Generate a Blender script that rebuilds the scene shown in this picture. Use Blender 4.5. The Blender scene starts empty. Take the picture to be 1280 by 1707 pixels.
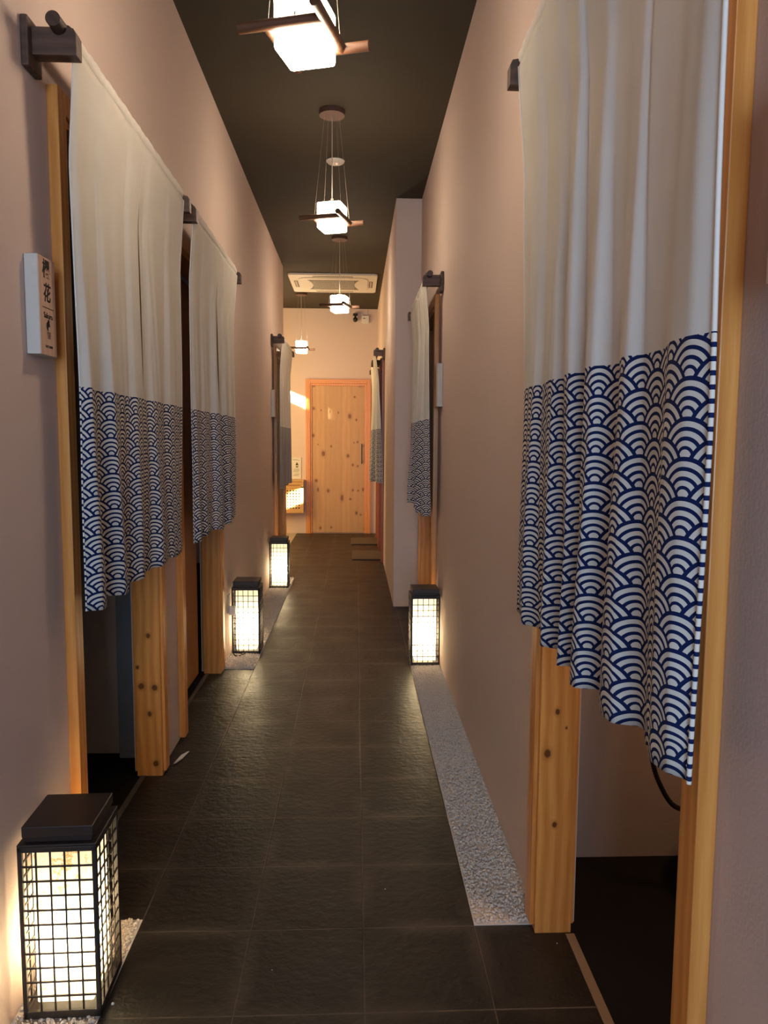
import bpy, math, random
from mathutils import Vector, Matrix
C = bpy.context.scene.collection
SC = bpy.context.scene

# ------------------------------------------------------------------ camera
FPX = 1230.0
CAMH = 1.29
def _n(v): v = Vector(v); v.normalize(); return v
_f = _n((592-640, -(736-853.5), -FPX))
_D = (48*83 + FPX*FPX)/117.5
_up = -_n((557-640, -_D, -FPX))
_x = _f.cross(_up)
R3 = Matrix((_x, _f, _up))
cam_d = bpy.data.cameras.new('camera')
cam = bpy.data.objects.new('camera', cam_d)
C.objects.link(cam)
cam_d.sensor_fit = 'VERTICAL'
cam_d.sensor_height = 36.0
cam_d.lens = FPX/1707*36
cam_d.clip_start = 0.05
cam.matrix_world = Matrix.Translation((0, 0, CAMH)) @ R3.to_4x4()
SC.camera = cam
SC.view_settings.view_transform = 'Standard'
SC.view_settings.look = 'None'
SC.view_settings.gamma = 1.0
SC.view_settings.exposure = 0.9

# ------------------------------------------------------------------ world and daylight
w = bpy.data.worlds.new('world'); SC.world = w
w.use_nodes = True
w.node_tree.nodes['Background'].inputs[0].default_value = (0.55, 0.6, 0.75, 1)
w.node_tree.nodes['Background'].inputs[1].default_value = 0.02

def area(name, loc, direction, sx, sy, power, col, spread=180):
    l = bpy.data.lights.new(name, 'AREA'); l.shape = 'RECTANGLE'
    l.size = sx; l.size_y = sy; l.energy = power; l.color = col
    l.spread = math.radians(spread)
    o = bpy.data.objects.new(name, l); C.objects.link(o)
    o.location = loc
    o.rotation_euler = Vector(direction).to_track_quat('-Z', 'Y').to_euler()
    return o
# daylight from the entrance behind the camera
area('entrance_daylight', (-0.05, -2.3, 1.5), (0, 1, -0.02), 1.1, 1.9, 13.5, (0.52, 0.74, 1.0), 95)
# the row of pendants goes on behind the camera
_l = bpy.data.lights.new('pendant_behind_camera', 'POINT'); _l.energy = 5.0; _l.color = (1.0, 0.72, 0.50); _l.shadow_soft_size = 0.07
_o = bpy.data.objects.new('pendant_behind_camera', _l); C.objects.link(_o); _o.location = (-0.14, -0.42, 2.5)
# daylight and lamp light of the lobby that opens on the left at the far end
area('lobby_light', (-2.25, 8.9, 1.5), (0.85, 0.40, -0.06), 1.2, 1.6, 34.0, (1.0, 0.68, 0.27))
# low sun through the lobby window, grazing the far wall
area('sun_through_lobby_window', (-2.45, 10.205, 2.57), (1, 0.10, -0.43), 0.12, 0.13, 5.0, (1.0, 0.86, 0.62), 1.3)
area('sun_glint_from_lobby_floor', (-1.75, 10.085, 0.11), (1, 0.12, 0.43), 0.06, 0.19, 2.6, (1.0, 0.86, 0.62), 3.0)
# ceiling lamps of the treatment rooms
area('right_room_lamp', (1.1, 1.2, 2.45), (0, 0.3, -1), 0.3, 0.3, 8.0, (1.0, 0.58, 0.32))
area('right_far_room_daylight', (1.3, 4.6, 1.7), (-1, 0.35, 0), 0.8, 0.8, 1.6, (0.5, 0.75, 1.0))
area('left_far_room_daylight', (-1.6, 7.0, 1.6), (1, 0.35, 0), 0.8, 0.8, 1.2, (0.5, 0.72, 1.0))

# ------------------------------------------------------------------ node helpers
class E:
    """tiny expression wrapper over Math nodes"""
    def __init__(s, nt, sock): s.nt = nt; s.s = sock
    def _op(s, op, *a, clamp=False):
        n = s.nt.nodes.new('ShaderNodeMath'); n.operation = op; n.use_clamp = clamp
        for i, v in enumerate((s,)+a):
            if isinstance(v, E): s.nt.links.new(v.s, n.inputs[i])
            else: n.inputs[i].default_value = v
        return E(s.nt, n.outputs[0])
    def __add__(s, o): return s._op('ADD', o)
    def __sub__(s, o): return s._op('SUBTRACT', o)
    def __mul__(s, o): return s._op('MULTIPLY', o)
    def __truediv__(s, o): return s._op('DIVIDE', o)
    def __neg__(s): return s._op('MULTIPLY', -1.0)
    def gt(s, o): return s._op('GREATER_THAN', o)
    def lt(s, o): return s._op('LESS_THAN', o)
    def ceil(s): return s._op('CEIL')
    def floor(s): return s._op('FLOOR')
    def rnd(s): return s._op('ROUND')
    def fract(s): return s._op('FRACT')
    def sqrt(s): return s._op('SQRT')
    def abs(s): return s._op('ABSOLUTE')
    def sin(s): return s._op('SINE')
    def mx(s, o): return s._op('MAXIMUM', o)
    def mn(s, o): return s._op('MINIMUM', o)
    def clamp(s): return s._op('MULTIPLY', 1.0, clamp=True)

class Mat:
    def __init__(s, name, rough=0.6, spec=0.5):
        s.m = bpy.data.materials.new(name); s.m.use_nodes = True
        s.nt = s.m.node_tree; s.b = s.nt.nodes['Principled BSDF']
        s.out = s.nt.nodes['Material Output']
        s.b.inputs['Roughness'].default_value = rough
        s.b.inputs['Specular IOR Level'].default_value = spec
    def pos(s):
        n = s.nt.nodes.new('ShaderNodeNewGeometry'); return n.outputs['Position']
    def obj(s):
        n = s.nt.nodes.new('ShaderNodeTexCoord'); return n.outputs['Object']
    def uv(s):
        n = s.nt.nodes.new('ShaderNodeTexCoord'); return n.outputs['UV']
    def xyz(s, sock):
        n = s.nt.nodes.new('ShaderNodeSeparateXYZ'); s.nt.links.new(sock, n.inputs[0])
        return [E(s.nt, n.outputs[i]) for i in range(3)]
    def vec(s, x, y, z):
        n = s.nt.nodes.new('ShaderNodeCombineXYZ')
        for i, v in enumerate((x, y, z)):
            if isinstance(v, E): s.nt.links.new(v.s, n.inputs[i])
            else: n.inputs[i].default_value = v
        return n.outputs[0]
    def scale(s, sock, sc, off=(0, 0, 0)):
        n = s.nt.nodes.new('ShaderNodeMapping'); s.nt.links.new(sock, n.inputs[0])
        n.inputs['Scale'].default_value = sc; n.inputs['Location'].default_value = off
        return n.outputs[0]
    def noise(s, sock, scale, detail=3, rough=0.5):
        n = s.nt.nodes.new('ShaderNodeTexNoise'); s.nt.links.new(sock, n.inputs['Vector'])
        n.inputs['Scale'].default_value = scale; n.inputs['Detail'].default_value = detail
        n.inputs['Roughness'].default_value = rough
        return E(s.nt, n.outputs[0])
    def voro(s, sock, scale, out='Distance', feature='F1'):
        n = s.nt.nodes.new('ShaderNodeTexVoronoi'); s.nt.links.new(sock, n.inputs['Vector'])
        n.feature = feature
        n.inputs['Scale'].default_value = scale
        return n.outputs[out]
    def white(s, e):
        n = s.nt.nodes.new('ShaderNodeTexWhiteNoise'); n.noise_dimensions = '1D'
        s.nt.links.new(e.s, n.inputs['W']); return E(s.nt, n.outputs[0])
    def mix(s, f, a, b):
        n = s.nt.nodes.new('ShaderNodeMix'); n.data_type = 'RGBA'
        if isinstance(f, E): s.nt.links.new(f.s, n.inputs[0])
        else: n.inputs[0].default_value = f
        for i, v in ((6, a), (7, b)):
            if isinstance(v, tuple): n.inputs[i].default_value = (*v[:3], 1)
            else: s.nt.links.new(v, n.inputs[i])
        return n.outputs[2]
    def ramp01(s, e, lo, hi):
        n = s.nt.nodes.new('ShaderNodeMapRange'); s.nt.links.new(e.s, n.inputs[0])
        n.inputs[1].default_value = lo; n.inputs[2].default_value = hi
        return E(s.nt, n.outputs[0])
    def color(s, c):
        if isinstance(c, tuple): s.b.inputs['Base Color'].default_value = (*c[:3], 1)
        else: s.nt.links.new(c, s.b.inputs['Base Color'])
        return s
    def rough(s, e): s.nt.links.new(e.s, s.b.inputs['Roughness']); return s
    def bump(s, e, strength=0.3, dist=0.01):
        n = s.nt.nodes.new('ShaderNodeBump'); s.nt.links.new(e.s, n.inputs['Height'])
        n.inputs['Strength'].default_value = strength; n.inputs['Distance'].default_value = dist
        s.nt.links.new(n.outputs[0], s.b.inputs['Normal']); return s
    def emit(s, c, k):
        s.b.inputs['Emission Color'].default_value = (*c, 1)
        s.b.inputs['Emission Strength'].default_value = k
        return s

def plaster(name, col, col2, bump=0.12):
    m = Mat(name, 0.75, 0.25); p = m.pos()
    n = m.noise(p, 2.2, 4)
    m.color(m.mix(n, col, col2))
    m.bump(m.noise(p, 160, 3), bump, 0.004)
    return m.m

def wood(name, light, dark, knot=(0.10, 0.03, 0.01), axis='z', rough=0.35, knots=(), spec=0.5,
         planks=None, vor=True, coord='pos', ring=38.0, rw=0.40, ks=1.0):
    """pine: long grain streaks, rings, and knots. knots = ((a, z, ra, rz, axis letter of a), ...)"""
    m = Mat(name, rough, spec); p = m.pos() if coord == 'pos' else m.obj()
    sc = {'z': (1, 1, 0.05), 'y': (1, 0.05, 1), 'x': (0.05, 1, 1)}[axis]
    long_ = m.scale(p, sc)
    ex, ey, ez = m.xyz(p)
    warp = m.noise(m.scale(p, tuple(v*2 if v == 1 else 0.9 for v in sc)), 3.0, 2)
    fine = m.noise(long_, 170, 3, 0.6)
    a = (ex*0.8+ey*1.0) if axis == 'z' else (ex+ez if axis == 'y' else ey+ez)
    rings = ((a*ring*6.28 + warp*9.0).sin()*0.5+0.5)
    f = (rings*rw+fine*(1.0-rw))
    f = m.ramp01(f, 0.15, 0.9)
    col = m.mix(f, dark, light)
    if planks:
        pa, pw, po = planks
        e = {'x': ex, 'y': ey, 'z': ez}[pa]
        q = (e-po)/pw
        t = m.white(q.floor())
        col = m.mix(m.ramp01(t, 0, 1)*0.5, col, tuple(c*0.72 for c in light))
        g = ((q.fract()-0.5).abs()).gt(0.492)
        col = m.mix(g*0.55, col, tuple(c*0.35 for c in dark))
    km = None
    for kk in knots:
        ka, kz, ra, rz, ax = kk
        e = {'x': ex, 'y': ey}[ax]
        da = (e-ka)/ra; dz = (ez-kz)/rz
        d = (da*da+dz*dz).sqrt()*ks
        km = d if km is None else km.mn(d)
    if vor and not knots:
        vp = m.scale(p, (1, 1, 0.75) if axis == 'z' else (1, 0.75, 1) if axis == 'y' else (0.75, 1, 1))
        vd = E(m.nt, m.voro(vp, 3.4))
        km = vd*(1/0.075)
    if km is not None:
        wob = km + (m.noise(p, 60, 2)-0.5)*0.5
        inner = m.ramp01(wob, 1.15, 0.75).clamp()
        halo = m.ramp01(wob, 2.2, 1.0).clamp()
        col = m.mix(halo*0.45, col, tuple(c*0.6 for c in dark))
        col = m.mix(inner*0.9, col, knot)
    m.color(col)
    m.bump(fine, 0.12, 0.003)
    return m.m

def seigaiha(name):
    m = Mat(name, 0.85, 0.15)
    uvx, uvy, _ = m.xyz(m.uv())
    r = 0.049; h = r/2
    k0 = ((uvy-r)/h).ceil()
    res = None
    for j in (3, 2, 1, 0):
        k = k0 + float(j)
        par = (k*0.5).fract()          # 0 or .5
        xx = uvx/(2*r) - par
        du = (xx-xx.rnd())*(2*r)
        dv = uvy - k*h
        d = (du*du+dv*dv).sqrt()/r
        ins = d.lt(1.0)
        line = d.gt(0.885).mx(((d-0.695).abs()).lt(0.052)).mx(((d-0.455).abs()).lt(0.052)).mx(((d-0.225).abs()).lt(0.045))
        res = line if res is None else (ins*line + (ins*-1.0+1.0)*res)
    band = uvy.lt(1.42)
    mask = res*band
    weave = ((uvx*1.0+uvy*1.0)*4200.0).sin()*0.5+0.5
    dirt = m.noise(m.uv(), 9, 3)
    cloth = m.mix(dirt, (0.70, 0.66, 0.60), (0.78, 0.75, 0.70))
    col = m.mix(mask, cloth, (0.007, 0.018, 0.088))
    m.color(col)
    m.bump(weave*0.5 + m.noise(m.uv(), 26, 3)*1.2, 0.22, 0.003)
    # thin cotton lets a little light through
    tr = m.nt.nodes.new('ShaderNodeBsdfTranslucent'); m.nt.links.new(col, tr.inputs[0])
    mx = m.nt.nodes.new('ShaderNodeMixShader'); mx.inputs[0].default_value = 0.18
    m.nt.links.new(m.b.outputs[0], mx.inputs[1]); m.nt.links.new(tr.outputs[0], mx.inputs[2])
    m.nt.links.new(mx.outputs[0], m.out.inputs[0])
    return m.m

def slate():
    m = Mat('slate_tile', 0.5, 0.36); p = m.pos()
    x, y, z = m.xyz(p)
    qx = (x-0.025)/0.297; qy = (y-1.852)/0.2935
    gx = ((qx-qx.rnd())*0.297).abs(); gy = ((qy-qy.rnd())*0.2935).abs()
    g = gx.mn(gy)
    grout = m.ramp01(g, 0.0026, 0.0012).clamp()
    cell = m.white(qx.floor()*7.31+qy.floor()*3.77)
    n1 = m.noise(p, 5.0, 5, 0.6); n2 = m.noise(p, 60.0, 4, 0.6)
    base = m.mix(m.ramp01(n1, 0.3, 0.7), (0.005, 0.0033, 0.0024), (0.016, 0.0108, 0.0074))
    base = m.mix(cell*0.3, base, (0.026, 0.020, 0.016))
    # chalky grout haze spreading from some joints
    dust = m.ramp01(g, 0.042, 0.0).clamp()*m.ramp01(m.noise(p, 3.1, 3), 0.40, 0.62).clamp()
    base = m.mix(dust*0.75, base, (0.064, 0.049, 0.038))
    col = m.mix(grout*m.ramp01(m.noise(p, 8, 2), 0.3, 0.6).clamp(), base, (0.085, 0.066, 0.052))
    m.color(col)
    m.rough(m.ramp01(n1, 0.2, 0.8)*0.18+0.36)
    m.bump(n2*0.6+m.noise(m.scale(p, (1, 1.4, 1)), 30, 4)*1.1-grout*1.2, 0.42, 0.006)
    return m.m

def flat(name, col, rough=0.6, spec=0.4, bumpk=0):
    m = Mat(name, rough, spec); p = m.obj()
    m.color(m.mix(m.noise(p, 30, 2), col, tuple(c*0.88 for c in col)))
    if bumpk: m.bump(m.noise(p, 220, 2), bumpk, 0.002)
    return m.m
def glow(name, col, k):
    m = Mat(name, 0.4); m.color((0.9, 0.88, 0.82)); m.emit(col, k); return m.m
def lantern_marble():
    m = Mat('marble_diffuser', 0.35, 0.3); p = m.pos()
    v = m.noise(p, 14, 5, 0.7)
    vein = m.ramp01((v-0.52).abs(), 0.035, 0.0).clamp()
    blot = m.ramp01(m.noise(p, 9, 2), 0.46, 0.60).clamp()
    col = m.mix(vein*blot, (0.93, 0.86, 0.70), (0.55, 0.30, 0.08))
    m.color(col)
    tr = m.nt.nodes.new('ShaderNodeBsdfTranslucent'); m.nt.links.new(col, tr.inputs[0])
    mx = m.nt.nodes.new('ShaderNodeMixShader'); mx.inputs[0].default_value = 0.8
    m.nt.links.new(m.b.outputs[0], mx.inputs[1]); m.nt.links.new(tr.outputs[0], mx.inputs[2])
    m.nt.links.new(mx.outputs[0], m.out.inputs[0])
    return m.m

M = {}
M['wall'] = plaster('cream_plaster', (0.62, 0.485, 0.435), (0.66, 0.52, 0.465))
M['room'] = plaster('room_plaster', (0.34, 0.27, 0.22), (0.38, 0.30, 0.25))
M['ceiling'] = plaster('olive_ceiling_paint', (0.044, 0.035, 0.022), (0.049, 0.039, 0.025), 0.05)
M['slate'] = slate()
M['black_floor'] = flat('black_room_floor', (0.006, 0.005, 0.005), 0.8, 0.2)
M['lobby_floor'] = flat('pale_lobby_floor', (0.42, 0.36, 0.28), 0.5)
M['strip'] = flat('brass_floor_strip', (0.24, 0.17, 0.11), 0.45)
M['strip_grey'] = flat('grey_floor_strip', (0.10, 0.085, 0.07), 0.45)
M['gravel'] = flat('white_gravel', (0.68, 0.61, 0.55), 0.8, 0.3)
M['gravel_bed'] = flat('gravel_bed', (0.34, 0.31, 0.28), 0.9, 0.2)
M['dark_wood'] = wood('smoked_brown_wood', (0.115, 0.060, 0.038), (0.055, 0.028, 0.018), axis='x', vor=False, coord='obj', rough=0.55)
M['rod_wood'] = wood('dark_rod_wood', (0.070, 0.038, 0.026), (0.035, 0.018, 0.012), axis='y', vor=False, coord='obj', rough=0.5)
M['bar_wood'] = wood('walnut_bar_wood', (0.12, 0.050, 0.024), (0.06, 0.025, 0.012), axis='x', vor=False, coord='obj', rough=0.5)
PL, PD = (0.78, 0.345, 0.090), (0.54, 0.19, 0.036)
M['pine'] = wood('varnished_pine', PL, PD, rough=0.28)
M['pine_red'] = wood('red_stained_pine', (0.42, 0.12, 0.035), (0.26, 0.065, 0.018), rough=0.35, vor=False)
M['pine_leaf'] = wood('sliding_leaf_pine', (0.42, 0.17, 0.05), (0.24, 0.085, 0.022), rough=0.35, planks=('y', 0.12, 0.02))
M['pine_r1'] = wood('knotty_pine_post', PL, PD, rough=0.28, ks=0.75, knots=[
    (0.521, 0.603, 0.0045, 0.006, 'x'), (0.497, 0.492, 0.007, 0.009, 'x'), (0.545, 0.56, 0.002, 0.003, 'x'),
    (0.521, 0.300, 0.0045, 0.006, 'x')])
M['pine_l1'] = wood('knotty_pine_post_left', PL, PD, rough=0.28, ks=0.75, knots=[
    (-0.782, 0.552, 0.006, 0.007, 'x'), (-0.812, 0.356, 0.008, 0.009, 'x'), (-0.762, 0.350, 0.008, 0.009, 'x'),
    (-0.783, 0.247, 0.006, 0.008, 'x'), (-0.764, 0.050, 0.008, 0.009, 'x'), (-0.825, 0.43, 0.005, 0.005, 'x')])
_kn = [(518,835,3,4),(534,880,2.2,3),(552,879,2,2),(620,881,2.2,2.6),(608,881,2.6,3.2),(594,855,2.4,3.4),(601,858,1.6,2),
       (570,830,2.8,6.5),(584,832,2.2,2),(547,818,2.8,3.6),(530,816,1.8,4),(527,801,3.2,3),(588,817,1.8,2.4),(597,818,1.6,1.8),
       (605,816,2,3.6),(588,775,2,2.6),(596,777,1.8,2),(580,760,2.8,3.4),(539,756,3.6,5.2),(522,726,3,3.4),(530,741,1.2,1.2),
       (552,744,1.8,2.4),(583,694,3.2,4.8),(594,700,1.8,2.2),(591,662,1.8,2),(600,642,3.4,3.4),(523,643,3.2,2.4),(564,688,1.2,2.6),
       (550,686,1,2.6),(535,684,1.2,1.6),(523,681,2.4,2.6),(611,684,1.4,1.8),(596,737,1.8,2.2),(590,738,1.2,1.4),(520,845,1.4,2)]
def endpt(px, py, y=10.35):
    r = R3 @ Vector((px-640, -(py-853.5), -FPX)); t = y/r.y
    return r.x*t, CAMH+r.z*t
_ek = []
for (px, py, a, b) in _kn:
    X, Z = endpt(px, py); s_ = 10.3/1230*0.8
    _ek.append((X, Z, a*s_, b*s_, 'x'))
M['door_pine'] = wood('knotty_door_pine', (0.62, 0.36, 0.165), (0.50, 0.265, 0.105), knot=(0.20, 0.07, 0.02), rough=0.4, knots=_ek, planks=('x', 0.118, -0.66), ring=17, rw=0.22)
M['noren'] = seigaiha('wave_print_cotton')
M['shade'] = glow('lit_opal_glass', (1.0, 0.80, 0.56), 24.0)
M['black_metal'] = flat('dark_bronze_metal', (0.022, 0.015, 0.013), 0.45, 0.5)
M['lid_wood'] = flat('dark_lantern_lid', (0.024, 0.014, 0.011), 0.4, 0.5)
M['marble'] = lantern_marble()
M['white_plastic'] = flat('white_plastic', (0.72, 0.68, 0.62), 0.45)
M['grey_slot'] = flat('grey_slot', (0.05, 0.035, 0.025), 0.6)
M['black_plastic'] = flat('black_plastic', (0.012, 0.01, 0.01), 0.4)
M['wire'] = flat('steel_wire', (0.45, 0.38, 0.32), 0.35)
M['cord'] = flat('clear_cord', (0.50, 0.42, 0.36), 0.3)
M['canopy'] = flat('brown_canopy', (0.10, 0.05, 0.038), 0.5)
M['led'] = glow('red_led', (1.0, 0.08, 0.05), 6.0)
M['sign_wood'] = wood('pale_sign_wood', (0.66, 0.44, 0.32), (0.58, 0.37, 0.26), vor=False, rough=0.55)
M['sign_side'] = flat('pale_sign_edge', (0.62, 0.58, 0.52), 0.6)
M['ink'] = flat('black_ink', (0.015, 0.01, 0.012), 0.7)
M['lattice'] = flat('pale_lattice_wood', (0.60, 0.36, 0.14), 0.5)
M['mat_fiber'] = wood('grey_brown_mat', (0.13, 0.09, 0.06), (0.08, 0.052, 0.034), axis='x', vor=False, rough=0.9)
M['ceramic'] = flat('white_ceramic', (0.62, 0.57, 0.52), 0.2)
M['paper'] = flat('white_paper', (0.75, 0.72, 0.68), 0.7)
M['dark_panel'] = flat('blue_grey_panel', (0.13, 0.14, 0.155), 0.6)

# ------------------------------------------------------------------ mesh helpers
class MB:
    def __init__(s): s.v = []; s.f = []; s.smooth = []
    def add(s, vs, fs, smooth=False):
        o = len(s.v); s.v += [tuple(v) for v in vs]
        s.f += [tuple(i+o for i in f) for f in fs]; s.smooth += [smooth]*len(fs)
        return s
    def box(s, x0, x1, y0, y1, z0, z1, M4=None):
        x0, x1 = min(x0, x1), max(x0, x1); y0, y1 = min(y0, y1), max(y0, y1); z0, z1 = min(z0, z1), max(z0, z1)
        vs = [Vector((x, y, z)) for z in (z0, z1) for y in (y0, y1) for x in (x0, x1)]
        if M4: vs = [M4 @ v for v in vs]
        return s.add(vs, [(0, 2, 3, 1), (4, 5, 7, 6), (0, 1, 5, 4), (2, 6, 7, 3), (0, 4, 6, 2), (1, 3, 7, 5)])
    def cyl(s, a, b, r, r2=None, n=16, caps=True, smooth=True):
        a, b = Vector(a), Vector(b); r2 = r if r2 is None else r2
        d = (b-a).normalized(); u = d.orthogonal().normalized(); w_ = d.cross(u)
        vs = []
        for c, rr in ((a, r), (b, r2)):
            for i in range(n):
                t = 2*math.pi*i/n; vs.append(c+u*math.cos(t)*rr+w_*math.sin(t)*rr)
        s.add(vs, [(i, (i+1) % n, n+(i+1) % n, n+i) for i in range(n)], smooth)
        if caps:
            s.add(vs[:n][::-1], [tuple(range(n))]); s.add(vs[n:], [tuple(range(n))])
        return s
    def tube(s, pts, r, n=10, radii=None):
        pts = [Vector(p) for p in pts]; rings = []
        u = None
        for i, p in enumerate(pts):
            d = (pts[min(i+1, len(pts)-1)]-pts[max(i-1, 0)]).normalized()
            if u is None: u = d.orthogonal().normalized()
            else: u = (u-d*u.dot(d)).normalized()
            w_ = d.cross(u); rr = radii[i] if radii else r
            rings += [p+u*math.cos(2*math.pi*k/n)*rr+w_*math.sin(2*math.pi*k/n)*rr for k in range(n)]
        fs = []
        for i in range(len(pts)-1):
            for k in range(n):
                fs.append((i*n+k, i*n+(k+1) % n, (i+1)*n+(k+1) % n, (i+1)*n+k))
        s.add(rings, fs, True)
        s.add(rings[:n][::-1], [tuple(range(n))]); s.add(rings[-n:], [tuple(range(n))])
        return s
    def lathe(s, prof, c, n=32, sx=1, sy=1):
        vs = []
        for r, z in prof:
            for i in range(n):
                t = 2*math.pi*i/n; vs.append((c[0]+r*math.cos(t)*sx, c[1]+r*math.sin(t)*sy, c[2]+z))
        fs = []
        for j in range(len(prof)-1):
            for i in range(n):
                fs.append((j*n+i, j*n+(i+1) % n, (j+1)*n+(i+1) % n, (j+1)*n+i))
        s.add(vs, fs, True)
        s.add(vs[:n][::-1], [tuple(range(n))]); s.add(vs[-n:], [tuple(range(n))])
        return s
    def prism(s, poly, axis, a, b):
        """poly of 2D points extruded along axis from a to b"""
        def P(p, t):
            return {'x': (t, p[0], p[1]), 'y': (p[0], t, p[1]), 'z': (p[0], p[1], t)}[axis]
        n = len(poly)
        vs = [P(p, a) for p in poly]+[P(p, b) for p in poly]
        return s.add(vs, [tuple(range(n))[::-1], tuple(range(n, 2*n))]+[(i, (i+1) % n, n+(i+1) % n, n+i) for i in range(n)])
    def build(s, name, mat, parent=None, loc=None, bevel=0.0, fix=True):
        """vertices are given in world space (or in the parent's space when local)"""
        off = Vector(parent['_at']) if parent is not None and '_at' in parent else Vector(loc or (0, 0, 0))
        me = bpy.data.meshes.new(name)
        me.from_pydata([Vector(v)-off for v in s.v], [], s.f)
        me.polygons.foreach_set('use_smooth', s.smooth)
        if fix:
            import bmesh
            bm = bmesh.new(); bm.from_mesh(me)
            bmesh.ops.recalc_face_normals(bm, faces=bm.faces)
            bm.to_mesh(me); bm.free()
        me.materials.append(mat); me.update()
        o = bpy.data.objects.new(name, me); C.objects.link(o)
        if parent is not None: o.parent = parent
        else: o.location = off
        if parent is not None: o['_at'] = tuple(off)
        if bevel:
            b = o.modifiers.new('edge', 'BEVEL'); b.width = bevel; b.segments = 2; b.limit_method = 'ANGLE'
        return o

def empty(name, loc, rz=0.0):
    o = bpy.data.objects.new(name, None); C.objects.link(o)
    o.location = loc; o.rotation_euler = (0, 0, rz); o['_at'] = tuple(loc); o.empty_display_size = 0.1
    return o
def tag(o, label, cat, group=None, kind=None):
    o['label'] = label; o['category'] = cat
    if group: o['group'] = group
    if kind: o['kind'] = kind
    return o
def struct(o, label=None):
    o['kind'] = 'structure'
    if label: o['label'] = label
    return o
def copy_tree(o, parent=None):
    c = o.copy(); C.objects.link(c)
    if parent is not None: c.parent = parent
    for ch in list(o.children): copy_tree(ch, c)
    return c

# ------------------------------------------------------------------ measures of the corridor
XL, XR, XP = -0.757, 0.495, 0.303      # left wall, right wall, right wall after the offset
ZC, YE, YP = 3.10, 10.35, 5.70         # ceiling, end wall, offset of the right wall
T = 0.10
DH = 2.115                             # top of the door openings
YC = 7.93                              # the left wall ends here, lobby beyond

def wall_mb(x0, x1, y0, y1, holes):
    mb = MB(); y = y0
    for a, b in holes:
        mb.box(x0, x1, y, a, 0, ZC); mb.box(x0, x1, a, b, DH, ZC); y = b
    mb.box(x0, x1, y, y1, 0, ZC)
    return mb
# openings (clear) between the jamb boards
L_DOORS = [(1.944, 2.815), (3.14, 4.075), (6.985, 7.815)]
R_DOORS = [(0.967, 1.862), (4.45, 5.40)]
P_DOORS = [(7.78, 8.60), (8.92, 9.78)]
struct(wall_mb(XL-T, XL, -2.5, YC, L_DOORS).build('wall_left', M['wall']), 'cream plaster wall along the left of the corridor')
struct(wall_mb(XR, XR+T, -2.5, YP+0.3, R_DOORS).build('wall_right', M['wall']), 'cream plaster wall along the right of the corridor')
struct(wall_mb(XP, XP+T, YP+T, YE, P_DOORS).build('wall_right_far', M['wall']), 'cream wall of the narrower far part, right')
struct(MB().box(XP, XR, YP, YP+T, 0, ZC).build('wall_offset', M['wall']), 'short wall face where the corridor narrows on the right')
struct(MB().box(-2.8, 1.9, YE, YE+0.1, 0, ZC).build('wall_end', M['wall']), 'far end wall above and beside the pine door')
struct(MB().box(-2.8, 1.9, -2.6, YE+0.1, ZC, ZC+0.08).build('ceiling', M['ceiling']), 'dark olive brown ceiling')
struct(MB().box(XL-T, XR+T, -2.6, -2.5, 0, ZC).build('wall_back', M['wall']))
# rooms behind the doors
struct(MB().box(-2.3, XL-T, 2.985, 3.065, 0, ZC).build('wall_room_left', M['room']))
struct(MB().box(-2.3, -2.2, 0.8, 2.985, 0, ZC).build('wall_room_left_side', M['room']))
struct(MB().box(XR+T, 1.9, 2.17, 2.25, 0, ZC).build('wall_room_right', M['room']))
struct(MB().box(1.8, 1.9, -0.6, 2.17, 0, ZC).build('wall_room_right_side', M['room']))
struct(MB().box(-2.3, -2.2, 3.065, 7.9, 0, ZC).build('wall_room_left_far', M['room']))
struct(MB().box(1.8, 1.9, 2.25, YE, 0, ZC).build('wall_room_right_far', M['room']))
struct(MB().box(-2.8, -2.7, 7.8, YE, 0, ZC).build('wall_lobby', M['wall']))
struct(MB().box(-2.7, XL-T, 7.80, 7.90, 0, ZC).build('wall_lobby_near', M['wall']))
# floors
fl = MB().box(XL-0.06, XR+0.065, -2.5, YE, -0.05, 0.0)
struct(fl.build('floor', M['slate'], fix=False), 'dark slate tile floor')
struct(MB().box(-2.8, XL-0.06, 0.5, 7.9, -0.05, -0.001).build('floor_left_rooms', M['black_floor']), 'black floor inside the left rooms')
struct(MB().box(XR+0.065, 1.9, -0.6, YE, -0.05, -0.001).build('floor_right_rooms', M['black_floor']), 'black floor inside the right rooms')
struct(MB().box(-2.8, XL-0.06, 7.9, YE, -0.05, -0.0005).build('floor_lobby', M['lobby_floor']), 'pale lobby floor at the far left')
struct(MB().box(0.557, 0.580, 1.0, 1.81, 0.0, 0.003).build('trim_1', M['strip']), 'brown metal threshold strip of the near right doorway')
struct(MB().box(-0.822, -0.803, 1.96, 2.78, 0.0, 0.003).build('trim_2', M['strip_grey']), 'metal threshold strip of the near left doorway')
struct(MB().box(-0.828, -0.809, 3.16, 4.05, 0.0, 0.003).build('trim_3', M['strip_grey']), 'metal threshold strip of the second left doorway')

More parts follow.
